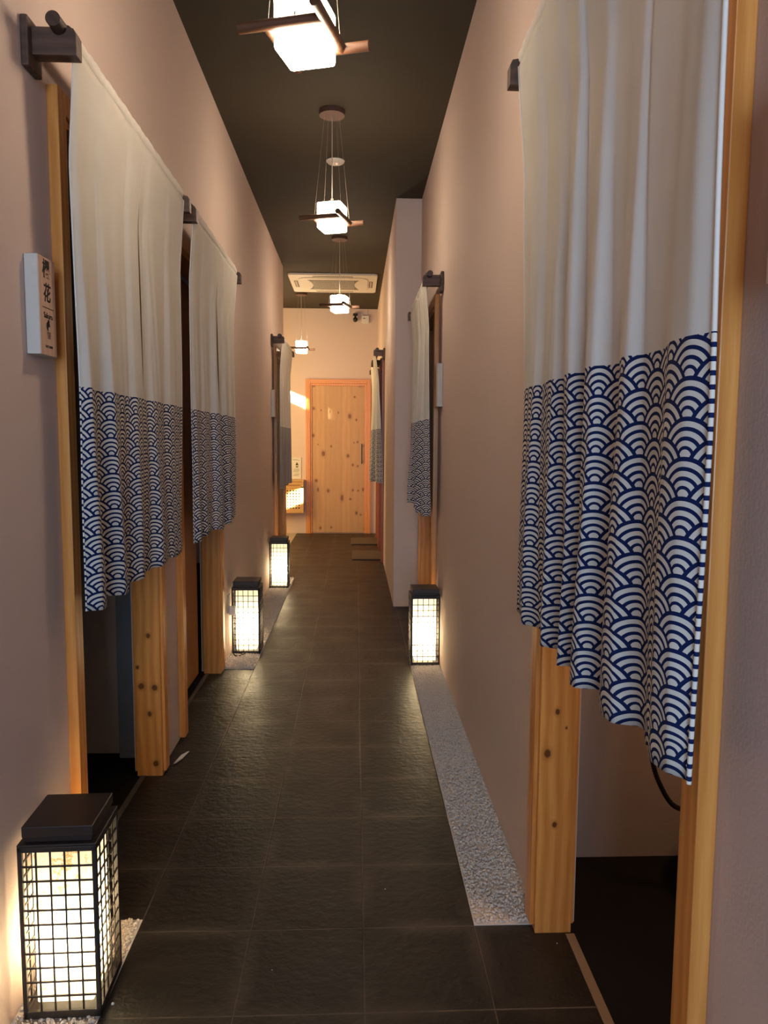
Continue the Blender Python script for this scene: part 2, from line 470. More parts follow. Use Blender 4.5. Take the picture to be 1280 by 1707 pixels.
# white gravel beds
def gravel(name, x0, x1, y0, y1, n, label, r0=0.0042):
    rnd = random.Random(hash(name) % 1000 if False else len(name)+int(y0*10))
    ico = []
    phi = (1+5**.5)/2
    base = [(-1, phi, 0), (1, phi, 0), (-1, -phi, 0), (1, -phi, 0), (0, -1, phi), (0, 1, phi), (0, -1, -phi), (0, 1, -phi),
            (phi, 0, -1), (phi, 0, 1), (-phi, 0, -1), (-phi, 0, 1)]
    F = [(0, 11, 5), (0, 5, 1), (0, 1, 7), (0, 7, 10), (0, 10, 11), (1, 5, 9), (5, 11, 4), (11, 10, 2), (10, 7, 6), (7, 1, 8),
         (3, 9, 4), (3, 4, 2), (3, 2, 6), (3, 6, 8), (3, 8, 9), (4, 9, 5), (2, 4, 11), (6, 2, 10), (8, 6, 7), (9, 8, 1)]
    base = [Vector(b)/1.9 for b in base]
    mb = MB()
    mb.box(x0, x1, y0, y1, 0.0005, 0.003)
    for _ in range(n):
        r = r0*rnd.uniform(0.6, 1.35)
        m = Matrix.Rotation(rnd.random()*6.3, 3, (rnd.random(), rnd.random(), rnd.random()+.1))
        c = Vector((rnd.uniform(x0+r, x1-r), rnd.uniform(y0+r, y1-r), 0.003+r*0.4+rnd.random()*0.004))
        s = Vector((rnd.uniform(.7, 1.3), rnd.uniform(.7, 1.3), rnd.uniform(.6, 1)))
        mb.add([c + m @ Vector((b.x*s.x, b.y*s.y, b.z*s.z))*r*1.0 for b in base], F)
    o = mb.build(name, M['gravel'], loc=((x0+x1)/2, (y0+y1)/2, 0), fix=False)
    tag(o, label, 'gravel', kind='stuff')
    return o
gravel('gravel', 0.322, XR, 1.852, 4.36, 9000, 'strip of white gravel along the right wall up to the lantern')
gravel('gravel', XL, -0.569, 1.30, 1.90, 2200, 'patch of white gravel under the nearest left lantern')
gravel('gravel', XL, -0.569, 4.11, 6.92, 5200, 'strip of white gravel under the two farther left lanterns', 0.006)

# ------------------------------------------------------------------ door frames
def frame(n, side, xw, y0, y1, label, mats, leaf=None):
    """pine jambs, casings and head round an opening; side = +1 when the wall faces +x"""
    o = struct(empty('door_%d' % n, (xw, (y0+y1)/2, 0)), label)
    s = side
    pj = 0.028                     # casing stands off the wall
    jx0, jx1 = xw-s*0.078, xw+s*0.018
    cw = 0.055
    # near jamb and casing
    nm, fm = mats
    MB().box(jx0, jx1, y0-0.0, y0+0.030, 0, DH-0.0).build('jamb', nm, o, bevel=0.0015)
    MB().box(xw-s*0.0, xw+s*pj, y0-0.022, y0+0.030, 0.012, DH+0.04).build('casing', nm, o, bevel=0.002)
    # far jamb faces the camera
    MB().box(jx0, jx1, y1-0.045, y1, -0.0, DH).build('jamb', fm, o, bevel=0.0015)
    MB().box(xw-s*0.090, xw+s*pj, y1-0.026, y1+0.026, 0.012, DH+0.04).build('casing', fm, o, bevel=0.002)
    MB().box(jx0, jx1, y0+0.03, y1-0.045, DH-0.035, DH).build('door_head', nm, o, bevel=0.0015)
    MB().box(xw, xw+s*pj, y0+0.03, y1-0.026, DH-0.015, DH+0.04).build('casing', nm, o, bevel=0.002)
    MB().box(jx0, xw-s*0.10, y0-0.02, y0, 0, DH).build('jamb_back', nm, o)
    if leaf:
        a, b, lx, m = leaf
        lf = MB().box(lx, lx-s*0.035, a, b, 0.022, DH-0.04).build('door_leaf', m, o, bevel=0.002)
        return o, lf
    return o
P = M['pine']
frame(1, 1, XL, *L_DOORS[0], 'pine door frame of the nearest left doorway', (P, M['pine_l1']))
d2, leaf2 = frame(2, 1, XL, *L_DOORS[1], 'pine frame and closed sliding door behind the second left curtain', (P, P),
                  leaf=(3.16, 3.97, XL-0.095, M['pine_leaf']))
for z0, z1 in ((1.215, 1.275), (1.045, 1.10)):
    MB().box(XL-0.094, XL-0.082, 3.22, 3.255, z0, z1).build('latch_plate', M['black_plastic'], leaf2)
frame(3, 1, XL, *L_DOORS[2], 'pine door frame of the far left doorway', (P, P))
frame(4, -1, XR, *R_DOORS[0], 'pine door frame of the nearest right doorway', (P, M['pine_r1']))
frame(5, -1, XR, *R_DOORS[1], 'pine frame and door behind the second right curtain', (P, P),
      leaf=(4.55, 5.38, XR+0.10, wood('grey_lit_pine', (0.30, 0.24, 0.17), (0.20, 0.15, 0.10), rough=0.5)))  # pine leaf greyed: the cool daylight on it is put into its colour
frame(6, -1, XP, *P_DOORS[0], 'red-stained door frame beside the nearer floor mat', (M['pine_red'], M['pine_red']),
      leaf=(7.82, 8.56, XP+0.05, M['pine_red']))
frame(7, -1, XP, *P_DOORS[1], 'red-stained door frame beside the farther floor mat', (M['pine_red'], M['pine_red']),
      leaf=(8.96, 9.74, XP+0.05, M['pine_red']))

# end door
ED = struct(empty('door_8', (-0.235, YE, 0)), 'knotty pine door in the far end wall')
mb = MB()
MB().box(-0.685, -0.625, YE-0.035, YE+0.02, 0, 2.145).build('casing', P, ED, bevel=0.003)
MB().box(0.155, 0.215, YE-0.035, YE+0.02, 0, 2.145).build('casing', P, ED, bevel=0.003)
MB().box(-0.625, 0.155, YE-0.035, YE+0.02, 2.085, 2.145).build('door_head', wood('pine_head', PL, PD, axis='x', vor=False, rough=0.3), ED, bevel=0.003)
MB().box(-0.625, -0.60, YE-0.022, YE+0.02, 0, 2.085).box(0.13, 0.155, YE-0.022, YE+0.02, 0, 2.085).box(-0.60, 0.13, YE-0.022, YE+0.02, 2.055, 2.085).build('door_stop', P, ED, bevel=0.002)
lf = MB().box(-0.60, 0.13, YE-0.012, YE+0.02, 0.012, 2.055).build('door_leaf', M['door_pine'], ED, bevel=0.002)
MB().box(0.085, 0.10, YE-0.04, YE-0.03, 0.98, 1.26).box(0.088, 0.097, YE-0.032, YE-0.01, 1.0, 1.02).box(0.088, 0.097, YE-0.032, YE-0.01, 1.22, 1.24).build('door_handle', M['black_metal'], lf, bevel=0.002)

# ------------------------------------------------------------------ rooms seen through the doorways
o = MB().box(-0.955, -0.868, 2.935, 2.985, 0, 2.1).build('wall_panel', M['dark_panel'], loc=(-0.91, 2.96, 0), bevel=0.002)
tag(o, 'dark blue-grey upright board at the back of the nearest left doorway', 'panel')
hp = [(0.80, 1.93, 0.62), (0.808, 1.93, 0.53), (0.815, 1.93, 0.46), (0.826, 1.93, 0.40), (0.848, 1.93, 0.345), (0.88, 1.93, 0.295), (0.92, 1.93, 0.272), (0.955, 1.88, 0.27), (1.0, 1.83, 0.28)]
def catmull(pts, k):
    pts = [Vector(p) for p in pts]; out = []
    for i in range(len(pts)-1):
        p0 = pts[max(i-1, 0)]; p1 = pts[i]; p2 = pts[i+1]; p3 = pts[min(i+2, len(pts)-1)]
        for j in range(k):
            t = j/k
            out.append(0.5*((2*p1)+(p2-p0)*t+(2*p0-5*p1+4*p2-p3)*t*t+(-p0+3*p1-3*p2+p3)*t**3))
    return out+[pts[-1]]
hs = catmull([(0.84, 2.168, 1.02), (0.835, 2.10, 0.97), (0.82, 2.0, 0.86), (0.805, 1.96, 0.74)]+hp, 16)
o = MB().tube(hs, 0.007, 10, [0.0075 if i % 2 else 0.0058 for i in range(len(hs))]).build('corrugated_hose', M['black_plastic'], loc=(0.9, 1.93, 0.25))
tag(o, 'black corrugated hose hanging in a loop inside the nearest right doorway', 'hose')
ba = empty('basin_foot', (1.135, 1.92, 0))
MB().lathe([(0.13, 0), (0.15, 0.02), (0.16, 0.06), (0.185, 0.11), (0.205, 0.15), (0.205, 0.17)], (1.135, 1.92, 0), 40).build('pedestal', M['ceramic'], ba)
MB().lathe([(0.205, 0.17), (0.212, 0.175), (0.212, 0.195), (0.20, 0.205), (0.10, 0.21)], (1.135, 1.92, 0), 40).build('rim', M['ceramic'], ba)
tag(ba, 'rounded white ceramic foot on the black floor inside the nearest right doorway', 'basin')

# ------------------------------------------------------------------ noren rods, brackets, curtains
def bracket(xw, s, y, face, label):
    """wall plate and notched arm; face = side (-1 near / +1 far) of the curtain it stands on"""
    o = empty('rod_bracket', (xw, y, 2.19))
    pl = MB(); hx = 0.018
    pl.box(xw, xw+s*hx, y-0.038, y+0.038, 2.188-0.055, 2.188+0.055)
    pl.build('wall_plate', M['dark_wood'], o, bevel=0.004)
    poly = [(xw+s*hx, 2.165), (xw+s*0.118, 2.165), (xw+s*0.118, 2.212), (xw+s*0.112, 2.224), (xw+s*0.099, 2.226)]
    n = 10
    for i in range(n+1):
        t = math.pi*i/n
        poly.append((xw+s*(0.080+0.017*math.cos(t)), 2.226-0.017*math.sin(t)))
    poly += [(xw+s*0.06, 2.226), (xw+s*hx, 2.226)]
    MB().prism(poly, 'y', y-0.018, y+0.018).build('arm', M['dark_wood'], o, bevel=0.0015)
    tag(o, label, 'bracket', 'wooden brackets of the curtain rods')
    return o

def sm(t): return t*t*(3-2*t)
def noren(xw, s, y0, y1, label, seed, folds=None, amp=0.02, nf=7, flare=0.03, slit_open=0.012, hem=0.0, drift=0.0, near=0.0, curl=0.0, spread=0.0):
    xr = xw+s*0.080
    rnd = random.Random(seed)
    o = empty('noren_curtain', (xr, (y0+y1)/2, 2.21))
    mid = (y0+y1)/2+0.0
    W = y1-y0
    # fold edges along the width
    edges = [0.0]; 
    for i in range(nf): edges.append(edges[-1]+rnd.uniform(0.6, 1.5))
    edges = [e/edges[-1] for e in edges]
    if folds: edges = list(folds); nf = len(edges)-1
    fr = [rnd.uniform(0.14, 0.26) for _ in edges]
    am = [rnd.uniform(0.55, 1.3) for _ in edges]
    st = [rnd.uniform(0.0, 0.9) if rnd.random() < 0.6 else 0.0 for _ in edges]
    def fold(u):                               # sawtooth of broad flats and quick returns
        for i in range(nf):
            a, b = edges[i], edges[i+1]
            if u <= b or i == nf-1:
                t = (u-a)/(b-a); q = 1-fr[i]
                if t < fr[i]: k = sm(min(max(t/fr[i], 0), 1))
                else: k = 1-sm(min((t-fr[i])/q, 1))
                return k*am[i], st[i]
        return 0, 0
    def P(u, z):
        d = max(0.0, min(1.0, (2.17-z)/1.2))
        k, s0 = fold(u)
        a = amp*(0.12+0.88*max(0.0, (d-s0*0.35))/(1-s0*0.35))
        x = a*(k-0.45)*2
        x += amp*0.35*math.sin(u*37+z*3.1+seed)*d + amp*0.3*math.sin(z*5+u*9+seed)*d*d
        x += amp*0.10*math.sin(u*88+z*3.4+seed*2+2.0*math.sin(z*6+u*14))*min(1.0, d*2)*(0.6+0.4*math.sin(u*23+z*4))
        y = y0+W*u + amp*0.5*math.sin(u*15+seed+z*2.2)*d
        y += flare*(u-0.0)*d*d + near*d*max(0.0, 1-u*2)
        # near edge wavers
        e = max(0.0, 1-u*9)
        y += e*amp*0.55*math.sin(z*7.5+seed)*d
        x += e*curl*d
        x += -drift*d*u - spread*d*(0.5-u)
        x += 0.0195*(1-min(1.0, (2.205-z)/0.25))
        return xr+s*x, y, z
    nu, nv = 110, 70
    zt = 2.205
    zh = 0.857+hem
    for pi, (ua, ub) in enumerate(((0.0, 0.5), (0.5, 1.0))):
        vs, uvs, fs = [], [], []
        for j in range(nv+1):
            for i in range(nu+1):
                uu = ua+(ub-ua)*i/nu
                z = zt+(zh-zt)*j/nv
                if j == nv or j > nv-3: z += 0.004*math.sin(uu*40+seed)
                X, Y, Z = P(uu, z)
                # the slit opens below the header
                dd = max(0.0, min(1.0, (2.06-z)/0.7)); so = slit_open*math.sin(dd*math.pi*0.75)
                wgt = max(0.0, 1-abs(uu-0.5)*6)
                Y += (-so if pi == 0 else so)*wgt
                X += s*(0.006*wgt*dd if pi == 0 else -0.004*wgt*dd)
                vs.append((X, Y, Z))
        # cloth length along the header for the print
        arc = [0.0]; row = int(nv*0.75)*(nu+1)
        for i in range(1, nu+1):
            arc.append(arc[-1]+(Vector(vs[row+i])-Vector(vs[row+i-1])).length)
        for j in range(nv+1):
            for i in range(nu+1):
                uvs.append((arc[i]+pi*5.013+seed*0.037, zt+(0.857-zt)*j/nv))
        for j in range(nv):
            for i in range(nu):
                q = j*(nu+1)+i; fs.append((q, q+1, q+nu+2, q+nu+1))
        me = bpy.data.meshes.new('cloth_panel')
        at = Vector(o['_at'])
        me.from_pydata([Vector(v)-at for v in vs], [], fs)
        uvl = me.uv_layers.new(name='UVMap')
        for lp in me.loops: uvl.data[lp.index].uv = uvs[lp.vertex_index]
        me.polygons.foreach_set('use_smooth', [True]*len(fs))
        me.materials.append(M['noren'])
        p = bpy.data.objects.new('cloth_panel', me); C.objects.link(p); p.parent = o
        sd = p.modifiers.new('thickness', 'SOLIDIFY'); sd.thickness = 0.0016; sd.offset = 0
        # turned hem round the free edges
        mb = MB()
        colv = [Vector(vs[j*(nu+1)+(0 if pi == 0 else nu)]) for j in range(0, nv+1, 2)]
        mb.tube(colv, 0.0034 if seed == 7 else 0.0022, 6)
        hm = mb.build('side_hem', M['hem_stripe'], o)
    # rod sleeve
    nn = 16; vs = []; fs = []; ny = 80
    for i in range(ny+1):
        y = y0+W*i/ny
        for k in range(nn):
            t = 2*math.pi*k/nn; rr = 0.0195+0.0010*math.sin(i*1.9+seed)+0.001*math.sin(i*0.7)
            vs.append((xr+math.cos(t)*rr, y, 2.231+math.sin(t)*rr*1.05-(0.004 if math.sin(t) < 0 else 0)))
    for i in range(ny):
        for k in range(nn):
            fs.append((i*nn+k, i*nn+(k+1) % nn, (i+1)*nn+(k+1) % nn, (i+1)*nn+k))
    mb = MB(); mb.add(vs, fs, True)
    mb.build('rod_sleeve', M['hem'], o)
    tag(o, label, 'curtain', 'split noren curtains with a blue wave print')
    return o
def hem_stripe():
    m = Mat('striped_side_hem', 0.9, 0.1)
    z = m.xyz(m.pos())[2]
    st = ((z/0.0163).fract()).lt(0.38)*z.lt(1.42)
    m.color(m.mix(st, (0.74, 0.70, 0.65), (0.007, 0.018, 0.088)))
    return m.m
M['hem_stripe'] = hem_stripe()
M['hem'] = flat('white_cotton_hem', (0.74, 0.70, 0.65), 0.9, 0.1, 0.2)

def rod(xw, s, y0, y1, label):
    x = xw+s*0.080
    o = MB().cyl((x, y0, 2.226), (x, y1, 2.226), 0.0165, n=24).build('curtain_rod', M['rod_wood'], loc=(x, (y0+y1)/2, 2.226))
    tag(o, label, 'curtain rod', 'round rods that carry the curtains')
    return o
def curtain_set(xw, s, y0, y1, where, seed, **k):
    bracket(xw, s, y0-0.022, -1, 'dark wooden bracket at the near end of %s' % where)
    bracket(xw, s, y1+0.022, 1, 'dark wooden bracket at the far end of %s' % where)
    rod(xw, s, y0-0.075, y1+0.06, 'dark round rod carrying %s' % where)
    return noren(xw, s, y0, y1, k.pop('label'), seed, **k)
curtain_set(XL, 1, 1.845, 2.955, 'the nearest left curtain', 3, nf=5, amp=0.016, slit_open=0.02, near=0.03, curl=0.01,
            label='largest white and blue-wave noren on the left wall beside the wooden name plaque')
curtain_set(XL, 1, 3.125, 4.24, 'the second left curtain', 11, nf=5, amp=0.016, near=0.03, slit_open=0.035,
            label='noren over the closed pine sliding door, second curtain on the left wall')
curtain_set(XL, 1, 6.80, 7.86, 'the farthest left curtain', 23, nf=5, amp=0.016, flare=0.05,
            label='small far noren on the left wall behind the farthest left lantern')
curtain_set(XR, -1, 0.86, 1.885, 'the large right foreground curtain', 7, folds=(0.0, 0.21, 0.36, 0.50, 0.62, 0.78, 1.0), amp=0.019, slit_open=0.003, curl=0.014, flare=0.0, near=0.012,
            label='big foreground noren at the right edge with a curled white and blue side hem')
curtain_set(XR, -1, 4.28, 5.42, 'the second right curtain', 15, nf=7, amp=0.022, slit_open=0.006, flare=0.05,
            label='noren hanging before the grey corner of the right wall, above the right lantern')
curtain_set(XP, -1, 7.70, 8.62, 'the curtain above the nearer mat', 31, nf=7, amp=0.024, slit_open=0.004, spread=0.08, drift=-0.02,
            label='narrow noren beside the end door, hanging above the nearer floor mat')
curtain_set(XP, -1, 8.84, 9.80, 'the curtain above the farther mat', 37, nf=7, amp=0.016, slit_open=0.004,
            label='rearmost noren on the right, mostly hidden, above the farther floor mat')

# ------------------------------------------------------------------ pendant lamps
def pendant(loc, rz, drop):
    """built round the origin: shade bottom centre at z = 0"""
    o = empty('pendant_lamp', (0, 0, 0)); h = 0.14; a = 0.068
    MB().box(-a, a, -a, a, 0, h).build('glass_shade', M['shade'], o, bevel=0.010)
    MB().cyl((0, 0, h), (0, 0, h+0.012), 0.030, n=24).cyl((0, 0, h+0.012), (0, 0, h+0.03), 0.008, n=12).build('shade_cap', M['wire'], o)
    b = a+0.013; zb = 0.055; r = 0.014
    ex = 0.092
    bars = [((-a-ex, -b), (a+0.012, -b)), ((b, -a-ex), (b, a+0.012)), ((a+ex, b), (-a-0.012, b)), ((-b, a+ex), (-b, -a-0.012))]
    for (p, q) in bars:
        mb = MB().cyl((p[0], p[1], zb), (q[0], q[1], zb), r, n=18)
        br = mb.build('wood_bar', M['bar_wood'], o)
        c = ((p[0]+q[0])/2*0.9, (p[1]+q[1])/2*0.9)
        cx, cy = (0, p[1]) if abs(p[1]-q[1]) < 1e-6 else (p[0], 0)
        MB().cyl((cx*1.0, cy*1.0, zb+r*0.8), (cx, cy, zb+r+0.010), 0.003, n=8).build('pin', M['wire'], br)
    zc = drop
    MB().cyl((0, 0, zc-0.026), (0, 0, zc), 0.070, n=40).build('ceiling_canopy', M['canopy'], o, bevel=0.004)
    MB().cyl((0, 0, h+0.02), (0, 0, zc-0.02), 0.0028, n=8).build('cord', M['cord'], o)
    for i in range(4):
        t = math.pi/4+i*math.pi/2
        p = (math.cos(t)*b*1.36, math.sin(t)*b*1.36)
        MB().cyl((p[0], p[1], zb), (math.cos(t)*0.045, math.sin(t)*0.045, zc-0.022), 0.0005, n=5).build('wire', M['wire'], o)
    o.location = loc; o.rotation_euler = (0, 0, rz)
    return o
PEND = [((-0.140, 2.15, 2.340), -16, 'nearest pendant lamp, its glowing cube cut off by the top of the frame'),
        ((-0.132, 4.26, 2.462), -16, 'second pendant lamp along the ceiling, before the round detector'),
        ((-0.143, 6.78, 2.445), -16, 'third pendant lamp, hanging in front of the ceiling air conditioner'),
        ((-0.667, 9.31, 2.375), 0, 'farthest and smallest pendant lamp, at the left before the end wall')]
for (loc, a, lab) in PEND:
    p = pendant(loc, math.radians(a), ZC-loc[2])
    tag(p, lab, 'pendant lamp', 'cube pendant lamps with crossed wooden bars')

# ------------------------------------------------------------------ floor lanterns
def lantern():
    o = empty('floor_lantern', (0, 0, 0))
    a = 0.084; z0, z1 = 0.008, 0.408; t = 0.005
    mb = MB()
    for sx in (-1, 1):
        for sy in (-1, 1):
            mb.box(sx*a, sx*(a-2*t), sy*a, sy*(a-2*t), z0, z1)
    for z in (z0, z1-0.012):
        h = 0.018 if z == z0 else 0.012
        for s_ in (-1, 1):
            mb.box(-a, a, s_*a, s_*(a-0.009), z, z+h); mb.box(s_*a, s_*(a-0.009), -a, a, z, z+h)
    mb.build('frame', M['black_metal'], o, bevel=0.0015)
    nc, nr = 5, 11; zi0, zi1 = z0+0.018, z1-0.012
    for k in range(4):
        g = MB(); ang = k*math.pi/2; m = Matrix.Rotation(ang, 4, 'Z')
        for i in range(1, nc):
            x = -a+0.008+(2*a-0.016)*i/nc
            g.box(x-0.0019, x+0.0019, -a+0.0025, -a+0.0055, zi0-0.004, zi1+0.004, m)
        for j in range(1, nr):
            z = zi0+(zi1-zi0)*j/nr
            g.box(-a+0.004, a-0.004, -a+0.002, -a+0.005, z-0.0019, z+0.0019, m)
        g.build('grille', M['black_metal'], o)
    b = 0.062
    MB().box(-b, b, -b, b, 0.030, 0.392).build('diffuser', M['marble'], o, bevel=0.004)
    MB().box(-a+0.004, a-0.004, -a+0.004, a-0.004, 0.012, 0.022).build('base_plate', M['black_metal'], o)
    l = MB().box(-a, a, -a, a, z1, z1+0.006).box(-a+0.012, a-0.012, -a+0.012, a-0.012, z1+0.006, z1+0.018)
    l.build('collar', M['lid_wood'], o, bevel=0.0015)
    MB().box(-a+0.008, a-0.008, -a+0.008, a-0.008, z1+0.018, z1+0.043).build('lid', M['lid_wood'], o, bevel=0.002)
    return o
def bulb(x, y, power):
    l = bpy.data.lights.new('lantern_bulb', 'POINT'); l.energy = power; l.color = (1.0, 0.86, 0.62)
    l.shadow_soft_size = 0.03
    b = bpy.data.objects.new('lantern_bulb', l); C.objects.link(b); b.location = (x, y, 0.175)
LANT = [((-0.650, 1.638), 2, 'largest lantern, lower left corner, at the foot of the near left wall', 3.4),
        ((-0.655, 4.47), 0, 'lantern beside the wall outlet, middle one of the left row', 3.2),
        ((-0.665, 6.48), 0, 'farthest lantern of the left row, below the small far curtain', 3.4),
        ((0.405, 4.22), 1, 'only lantern on the right side, on the white gravel by the wall', 4.6)]
L0 = lantern()
for i, ((x, y), rz, lab, pw) in enumerate(LANT):
    L = L0 if i == 0 else copy_tree(L0)
    L.location = (x, y, 0.0); L.rotation_euler = (0, 0, math.radians(rz))
    tag(L, lab, 'lantern', 'square floor lanterns with black wire grids')
    bulb(x, y, pw)

# ------------------------------------------------------------------ wall sockets and lantern cord
so = empty('wall_outlet', (XL, 4.37, 0.31))
MB().box(XL, XL+0.008, 4.345, 4.42, 0.265, 0.375).build('cover_plate', M['white_plastic'], so, bevel=0.002)
MB().box(XL+0.008, XL+0.0095, 4.362, 4.403, 0.30, 0.34).build('socket_face', M['paper'], so, bevel=0.0005)
tag(so, 'white wall outlet low on the left wall beside the middle lantern', 'outlet')
pc = empty('power_plug', (XL+0.02, 4.36, 0.28))
MB().box(XL+0.0096, XL+0.045, 4.345, 4.385, 0.255, 0.305).build('plug_body', M['white_plastic'], pc, bevel=0.004)
cp = catmull([(XL+0.03, 4.355, 0.255), (XL+0.033, 4.33, 0.20), (XL+0.034, 4.33, 0.10), (XL+0.036, 4.33, 0.03), (XL+0.055, 4.325, 0.014), (XL+0.08, 4.345, 0.014), (XL+0.10, 4.375, 0.016)], 8)
MB().tube(cp, 0.0035, 8).build('cord', M['black_plastic'], pc)
tag(pc, 'pale plug with a black cord running down to the middle left lantern', 'plug')

# ------------------------------------------------------------------ signs
def text_mesh(body, size, bold=0.0, sx=1.0):
    cu = bpy.data.curves.new('t', 'FONT'); cu.body = body; cu.size = size; cu.align_x = 'CENTER'; cu.align_y = 'CENTER'
    cu.extrude = 0.0006; cu.offset = bold; cu.resolution_u = 4
    ob = bpy.data.objects.new('t', cu); C.objects.link(ob)
    bpy.context.view_layer.update()
    dg = bpy.context.evaluated_depsgraph_get()
    me = bpy.data.meshes.new_from_object(ob.evaluated_get(dg))
    vs = [(v.co.x*sx, v.co.y, v.co.z) for v in me.vertices]; fs = [tuple(p.vertices) for p in me.polygons]
    bpy.data.objects.remove(ob); bpy.data.curves.remove(cu); bpy.data.meshes.remove(me)
    return vs, fs
def put_text(parent, name, body, size, xf, s, yc, zc, bold=0.0, sx=1.0, shear=0.0, mat=None):
    vs, fs = text_mesh(body, size, bold, sx)
    mb = MB()
    mb.add([(xf+s*z, yc+s*(x+shear*y), zc+y) for x, y, z in vs], fs)
    return mb.build(name, mat or M['ink'], parent, fix=False)
def disc(mb, xf, s, yc, zc, ry, rz, n=20, th=0.0008):
    mb.prism([(yc+ry*math.cos(2*math.pi*i/n), zc+rz*math.sin(2*math.pi*i/n)) for i in range(n)], 'x', xf, xf+s*th)
def sign(xw, s, y0, zb, label, full=False, w_=0.10, h=0.242):
    th = 0.033; xf = xw+s*th
    o = empty('name_plaque', (xw, y0+w_/2, zb))
    MB().box(xw+s*0.001, xf-s*0.001, y0, y0+w_, zb, zb+h).build('plaque_body', M['sign_side'], o, bevel=0.002)
    MB().box(xf-s*0.001, xf+s*0.0004, y0+0.001, y0+w_-0.001, zb+0.001, zb+h-0.001).build('plaque_face', M['sign_wood'], o)
    if full:
        yc = y0+w_*0.5; xt = xf+s*0.0004
        put_text(o, 'lettering', '櫻', 0.046, xt, s, yc-0.004, zb+0.196, 0.0006, 0.9, 0.06)
        put_text(o, 'lettering', '花', 0.046, xt, s, yc-0.002, zb+0.142, 0.0009, 0.9, 0.12)
        MB().box(xt, xt+s*0.0006, yc-0.031, yc+0.031, zb+0.1095, zb+0.1108).build('rule', M['ink'], o)
        put_text(o, 'lettering', 'Sakura', 0.0185, xt, s, yc, zb+0.092, 0.0002, 1.0)
        put_text(o, 'lettering', 'FACE BABY', 0.0085, xt, s, yc, zb+0.0205, 0.0, 1.0)
        mb = MB(); zc = zb+0.062
        disc(mb, xt, s, yc-0.002, zc+0.006, 0.0095, 0.011); disc(mb, xt, s, yc+0.001, zc+0.0175, 0.0045, 0.0045)
        mb.build('emblem', M['ink'], o, fix=False)
        mb = MB()
        disc(mb, xt, s, yc+0.003, zc-0.001, 0.006, 0.0065, th=0.0012)
        mb.build('emblem', M['sign_wood'], o, fix=False)
        mb = MB()
        for k in range(5):
            hw = 0.0105-0.0009*k
            mb.box(xt, xt+s*0.0008, yc-hw, yc+hw, zc-0.0085-k*0.0034, zc-0.0073-k*0.0034)
        mb.build('emblem', M['ink'], o)
    return tag(o, label, 'sign', 'wooden name plaques beside the doorways')
sign(XL, 1, 1.758, 1.487, 'pale wooden plaque lettered Sakura on the near left wall', True, 0.092, 0.226)
sign(XL, 1, 6.72, 1.505, 'small wooden plaque on the left wall beside the farthest left curtain')
sign(XR, -1, 0.735, 1.468, 'plaque cut off by the right edge of the photo beside the foreground post')
sign(XR, -1, 4.205, 1.49, 'small wooden plaque on the right wall beside the second right curtain')

# notice on the end wall
no = empty('wall_notice', (-0.81, YE-0.004, 0.765))
MB().box(-0.905, -0.752, YE-0.008, YE, 0.765, 1.062).build('board', M['white_plastic'], no, bevel=0.001)
for zz, a, b in ((1.03, -0.87, -0.80), (1.022, -0.80, -0.775), (0.90, -0.85, -0.78), (0.882, -0.86, -0.775), (0.864, -0.86, -0.79), (0.83, -0.85, -0.78), (0.81, -0.86, -0.79)):
    MB().box(a, b, YE-0.0095, YE-0.008, zz, zz+0.004).build('printed_line', M['grey_slot'], no)
mb = MB()
mb.prism([(-0.81+0.020*math.cos(i*math.pi/8), 0.955+0.024*math.sin(i*math.pi/8)) for i in range(9)], 'y', YE-0.0095, YE-0.008)
mb.prism([(-0.81+0.008*math.cos(i*math.pi/8), 0.985+0.010*math.sin(i*math.pi/8)) for i in range(16)], 'y', YE-0.0095, YE-0.008)
mb.prism([(-0.83, 0.942), (-0.79, 0.942), (-0.80, 0.925), (-0.82, 0.925)], 'y', YE-0.0095, YE-0.008)
mb.build('emblem', M['grey_slot'], no)
tag(no, 'white printed notice board above the lattice cabinet on the end wall', 'sign')

# lattice cabinet on the end wall
cb = empty('lattice_cabinet', (-0.92, YE-0.10, 0.29))
cy0 = YE-0.16
MB().box(-1.20, -0.705, cy0-0.012, YE, 0.735, 0.757).build('top_board', M['lattice'], cb, bevel=0.003)
MB().box(-1.19, -0.71, cy0+0.02, YE, 0.30, 0.735).build('body', M['lattice'], cb, bevel=0.002)
MB().box(-1.19, -0.71, cy0, cy0+0.02, 0.69, 0.735).box(-1.19, -0.71, cy0, cy0+0.02, 0.64, 0.672).box(-0.75, -0.71, cy0, cy0+0.02, 0.30, 0.69).box(-1.19, -1.15, cy0, cy0+0.02, 0.30, 0.69).box(-1.15, -0.75, cy0, cy0+0.02, 0.30, 0.34).build('front_frame', M['lattice'], cb, bevel=0.002)
MB().box(-1.15, -0.75, cy0+0.016, cy0+0.019, 0.34, 0.64).build('dark_backing', M['grey_slot'], cb)
mb = MB()
for i in range(11):
    x = -1.148+i*0.0395; mb.box(x-0.010, x+0.010, cy0+0.004, cy0+0.012, 0.34, 0.64)
for j in range(8):
    z = 0.35+j*0.0395; mb.box(-1.15, -0.75, cy0+0.003, cy0+0.013, z-0.010, z+0.010)
mb.build('lattice', M['lattice'], cb)
tag(cb, 'pale wooden lattice-front cabinet on the end wall, left of the pine door', 'cabinet')

